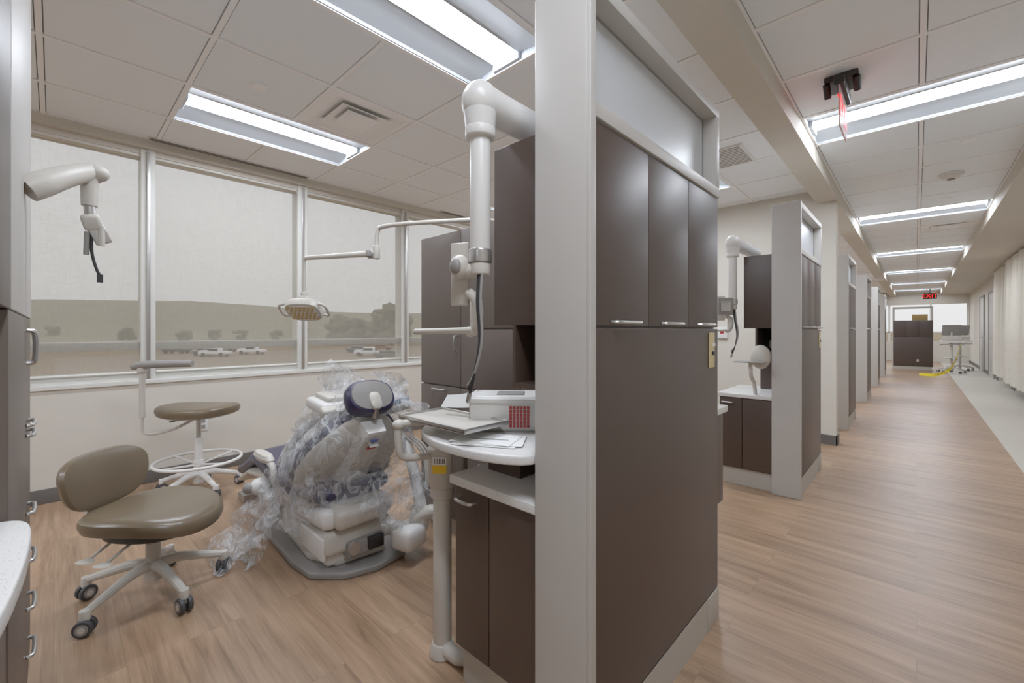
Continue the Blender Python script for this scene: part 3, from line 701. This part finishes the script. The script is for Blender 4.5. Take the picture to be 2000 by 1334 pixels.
# operatory lamp
m=MB('dental_operatory_light')
m.cyl((-1.72,1.72,1.776),(-1.72,1.72,1.81),.04,OFFW,bev=.005)
m.tube(catmull([(-1.72,1.72,1.80),(-1.75,1.62,1.81),(-2.1,1.42,1.815),(-2.28,1.33,1.81),(-2.32,1.31,1.78),(-2.325,1.305,1.66)],6),.013,OFFW)
m.cyl((-2.325,1.305,1.62),(-2.325,1.305,1.70),.021,OFFW,bev=.005)
m.tube([(-2.325,1.305,1.655),(-2.42,1.24,1.65),(-2.68,1.04,1.635)],[.021,.017,.013],OFFW); m.obox((-2.36,1.28,1.65),(.08,.03,.04),GREY,(0,0,-.65+pi),.006)
m.tube(catmull([(-2.68,1.04,1.635),(-2.69,1.035,1.62),(-2.69,1.035,1.5),(-2.69,1.035,1.42)],4),.010,OFFW)
m.cyl((-2.69,1.035,1.40),(-2.69,1.035,1.43),.02,OFFW,bev=.004)
m.obox((-2.68,1.035,1.375),(.05,.08,.06),OFFW,(0,0,.8),.012)
Ml=Matrix.Rotation(math.radians(133),3,'Z')@Matrix.Rotation(math.radians(38),3,'Y')
hc=Vector((-2.67,1.03,1.325))
m.pad(hc,.08,.105,[(.7,-.03),(.95,-.025),(1,0),(.95,.022),(.7,.03),(.3,.034)],OFFW,n=3.2,M=Ml)
m.pad(hc+Ml@Vector((0,0,-.031)),.062,.085,[(1,0),(1,.004)],WHITE,n=3.2,M=Ml)
for i in range(-3,4):
    for j in range(-2,3):
        c_=Vector((j*.023,i*.024+(.012 if j%2 else 0),-.034))
        if abs(c_.y)<.078: m.cyl(hc+Ml@c_,hc+Ml@(c_+Vector((0,0,.006))),.0095,AMBER,seg=6)
for s_ in (-1,1): m.tube(catmull([hc+Ml@Vector((-.05,s_*.10,0)),hc+Ml@Vector((-.04,s_*.135,-.01)),hc+Ml@Vector((.04,s_*.135,-.01)),hc+Ml@Vector((.05,s_*.10,0))],5),.008,OFFW)
m.obj()
m=MB('wall_outlet'); m.box(XW,XW+.006,.83,.90,.35,.47,WHITE,.002); m.box(XW+.006,XW+.009,.85,.88,.42,.45,GREY); m.box(XW+.006,XW+.009,.85,.88,.37,.40,GREY); m.obj()
# ---------------------------------------------------------------- exit signs
m=MB('exit_sign'); 
m.box(-.40,-.24,3.12,3.32,2.66,2.69,BLACK,.006); m.box(-.345,-.295,3.05,3.39,2.60,2.66,BLACK,.008); m.cyl((-.39,3.14,2.655),(-.39,3.2,2.6),.018,BLACK); m.cyl((-.25,3.14,2.655),(-.25,3.2,2.6),.018,BLACK)
m.box(-.324,-.316,3.06,3.38,2.37,2.60,mat('sign_acrylic',(225,190,190),.2),.002)
ex=m.obj()
text('lettering_a','EXIT',.17,(-.3145,3.22,2.48),(pi/2,0,pi/2),EXITR,ex); text('lettering_b','EXIT',.17,(-.3255,3.22,2.48),(pi/2,0,-pi/2),EXITR,ex)
m=MB('exit_sign'); m.box(.17,.53,21.47,21.53,2.32,2.54,BLACK,.01); m.cyl((.35,21.5,2.54),(.35,21.5,2.69),.02,BLACK); ex=m.obj()
text('lettering','EXIT',.2,(.35,21.465,2.42),(pi/2,0,0),EXITR,ex)
# ---------------------------------------------------------------- far end
m=MB('island_cabinet'); m.box(-.52,.36,17.9,18.5,.1,1.5,BROWN,.004); m.box(-.5,.34,17.88,18.48,0,.1,KICK)
for i in range(3): m.box(-.52+i*.2933+.003,-.52+(i+1)*.2933-.003,17.88,17.9,1.0,1.497,BROWN,.002); 
m.box(-.517,.357,17.88,17.9,.12,.994,BROWN,.002)
m.box(-.55,-.5,17.95,18.1,0,1.92,POST); m.box(-.5,.36,17.98,18.02,1.86,1.92,POST); m.box(.32,.36,17.98,18.02,1.5,1.86,POST)
m.box(.0,.05,17.87,17.88,.25,.32,OFFW)
m.obj()
m=MB('cardboard_box'); m.box(-.1,.25,18.1,18.4,1.501,1.68,mat('cardboard',(172,140,84),.8),.004); m.box(-.11,.26,18.22,18.27,1.681,1.685,OFFW); m.obj()
def cart(x,y):
    m=MB('medical_cart')
    starbase(m,x,y,.28,.1,.3,OFFW); m.cyl((x,y,.15),(x,y,.85),.03,OFFW)
    m.box(x-.25,x+.25,y-.2,y+.2,.85,.9,WHITE,.01); m.box(x-.2,x+.2,y-.15,y+.15,.9,1.02,OFFW,.015); m.obox((x,y,1.2),(.4,.05,.3),GREY,(0.2,0,.3),.01); m.cyl((x,y,1.0),(x,y,1.15),.02,OFFW)
    m.box(x-.16,x+.16,y-.14,y+.14,.4,.43,OFFW,.008)
    m.tube([(x-.25,y-.22,.8),(x+.25,y-.22,.8)],.012,GREY); m.obj()
cart(.72,17.3); cart(.95,18.6)
TAPE=mat('caution_tape',(238,210,10),.4)
pts=catmull([(.05,15.6,.03),(.35,15.4,.05),(.6,15.4,.2),(.75,15.8,.5),(.86,16.5,.84)],8)
m=MB('caution_tape'); t=bmesh.new(); pr=None
for p in pts:
    a=t.verts.new(p+Vector((0,0,-.03)) if p.z>.04 else p+Vector((0,-.03,-.02))); b2=t.verts.new(p+Vector((0,.01,.045)))
    if pr: t.faces.new((pr[0],a,b2,pr[1]))
    pr=(a,b2)
m._add(t,TAPE); tp=m.obj()
for i,(p,rz,ry) in enumerate(((Vector((.45,15.35,.11)),-.1,-.4),(Vector((.71,15.64,.40)),.6,-1.0))):
    text('lettering','CAUTION',.05,p,(pi/2,ry,rz),BLACK,tp)
# ---------------------------------------------------------------- curtains
def curtain(y0,y1,x,z0=.32,z1=2.5):
    m=MB('privacy_curtain'); t=bmesh.new(); n=int((y1-y0)*40); rows=[(z0,1),(1.2,.9),(z1-.5,.7),(z1,.55)]; G=[]
    for z,am in rows:
        G.append([t.verts.new((x+.05*am*math.sin(j*.62)+.02*math.sin(j*.23+1),y0+(y1-y0)*j/n,z)) for j in range(n+1)])
    for i in range(len(rows)-1):
        for j in range(n): t.faces.new((G[i][j],G[i][j+1],G[i+1][j+1],G[i+1][j]))
    m._add(t,CURT); m.box(x-.012,x+.012,y0-.3,y1+.3,2.5,2.52,METAL)
    for k in range(4): m.cyl((x,y0+(y1-y0)*k/3,2.52),(x,y0+(y1-y0)*k/3,2.55),.006,METAL)
    m.obj(angle=80)
curtain(10.3,12.6,1.26,.22); curtain(13.2,14.6,1.3,.22)
for y0 in (16.0,18.2):
    d=MB('door_%d'%(1 if y0<17 else 2)); d.box(XR-.02,XR,y0,y0+1.0,0,2.15,POST,.004); d.box(XR-.03,XR-.0,y0-.06,y0,0,2.2,GREY); d.box(XR-.03,XR,y0+1.0,y0+1.06,0,2.2,GREY); d.box(XR-.03,XR,y0-.06,y0+1.06,2.15,2.21,GREY)
    d.tube([(XR-.02,y0+.1,1.0),(XR-.07,y0+.1,1.0),(XR-.07,y0+.22,1.0)],.01,METAL); d.obj()
m=MB('floor_outlet_cover'); m.box(.98,1.10,7.1,7.35,0,.006,METAL,.002); m.obj()
# ---------------------------------------------------------------- outside
GR=mat('dry_grass',(120,98,70),.95,var=.2,scale=.06,stretch=(1,.3,1)); HILL=mat('hill_brush',(112,104,82),.95,var=.12,scale=.05); TREE=mat('tree_foliage',(84,82,64),.9,var=.2,scale=1)  # haze painted into the hills: lighter colour, low contrast
ASPH=mat('asphalt',(128,110,92),.9,var=.1,scale=.3)
b=MB('ground_outside'); b.box(-700,-5,-500,1500,-4.3,-4,GR); b.box(-5,400,24.5,1500,-4.3,-4,GR); b.obj()
b=MB('parking_lot'); b.box(-118,-60,0,130,-3.99,-3.95,ASPH); b.obj()
b=MB('hill_ridge'); t=bmesh.new()
rows=[]
for X,H in ((-260,0),(-330,10),(-420,20),(-520,22)):
    rows.append([t.verts.new((X,-400+i*25,-4+H*(1.25+.3*noise.noise(Vector((i*.13,X*.01,0))))+ (2 if H else 0)*noise.noise(Vector((i*.6,X,0))))) for i in range(70)])
for i in range(3):
    for j in range(69): t.faces.new((rows[i][j],rows[i][j+1],rows[i+1][j+1],rows[i+1][j]))
b._add(t,HILL); b.obj()
def tree(x,y,h):
    m=MB('tree'); m.cyl((x,y,-4),(x,y,-4+h*.5),.25,BLACK,r2=.12,seg=8)
    for k in range(16):
        a=random.random()*6.28; r=random.random()*h*.36
        t=bmesh.new(); bmesh.ops.create_icosphere(t,subdivisions=2,radius=1)
        for v in t.verts: v.co*=1+.5*noise.noise(v.co*2+Vector((k,0,0)))
        m._add(t,TREE,Matrix.Translation((x+r*math.cos(a),y+r*math.sin(a),-4+h*(.2+.6*random.random())))@Matrix.Diagonal((h*.16,h*.16,h*.14,1)))
    m.obj()
for dpt,px_,h in ((150,655,9),(155,685,12),(150,765,16),(150,745,12),(160,712,10),(170,360,6),(180,420,6),(165,780,14),(175,540,6),(190,590,7),(150,665,11),(185,250,7),(190,100,8),(190,470,6)):
    r_=(px_-1000)/841*dpt; tree(.7289*r_-.6847*dpt,.6847*r_+.7289*dpt,h)
def truck(dpt,px_,col,kind):
    r_=(px_-1000)/841*dpt; X=.7289*r_-.6847*dpt; Y=.6847*r_+.7289*dpt
    m=MB('pickup_truck' if kind else 'parked_car'); paint=mat('car_paint',col,.3)
    R=Matrix.Translation((X,Y,-3.95))@Matrix.Rotation(math.radians(45),4,'Z')
    def bx(a): m.box(*a[:6],a[6],a[7],R)
    bx((-2.7,2.7,-.95,.95,.45,1.05,paint,.12))
    if kind: bx((-.9,1.1,-.85,.85,1.0,1.75,paint,.2)); bx((-.8,1.0,-.88,.88,1.15,1.6,BLACK,.05)); bx((-2.6,-1.0,-.9,.9,1.0,1.25,paint,.04))
    else: bx((-1.6,1.3,-.82,.82,.95,1.5,paint,.22)); bx((-1.4,1.1,-.85,.85,1.05,1.38,BLACK,.05))
    for a in (-1.7,1.7):
        for s_ in (-1,1): m.cyl(R@Vector((a,s_*.8,.4)),R@Vector((a,s_*.98,.4)),.4,BLACK)
    m.obj()
for a in ((92,492,(235,235,235),1),(88,405,(120,120,125),0),(84,420,(230,230,232),1),(95,345,(80,80,85),0),(86,720,(225,228,232),1),(100,700,(90,95,110),0),(110,745,(140,90,80),0),(105,440,(160,160,165),0),(78,760,(90,90,90),0)): truck(*a)
# world
W=bpy.data.worlds.new('overcast_sky'); S.world=W; W.use_nodes=True
nt=W.node_tree; bg=nt.nodes['Background']
tc=nt.nodes.new('ShaderNodeTexCoord'); sp=nt.nodes.new('ShaderNodeSeparateXYZ'); cr=nt.nodes.new('ShaderNodeValToRGB')
nt.links.new(tc.outputs['Generated'],sp.inputs[0]); nt.links.new(sp.outputs['Z'],cr.inputs['Fac'])
cr.color_ramp.elements[0].position=0; cr.color_ramp.elements[0].color=(.60,.60,.60,1); cr.color_ramp.elements[1].position=.5; cr.color_ramp.elements[1].color=(.92,.94,.96,1)
nt.links.new(cr.outputs[0],bg.inputs['Color']); bg.inputs['Strength'].default_value=1.25
# camera
cd=bpy.data.cameras.new('camera'); co=bpy.data.objects.new('camera',cd); S.collection.objects.link(co); S.camera=co
co.location=(0,0,1.2); co.rotation_euler=(pi/2,0,math.radians(43.21)); cd.sensor_width=36; cd.lens=841/2000*36; cd.shift_y=-.011; cd.clip_start=.02; cd.clip_end=3000
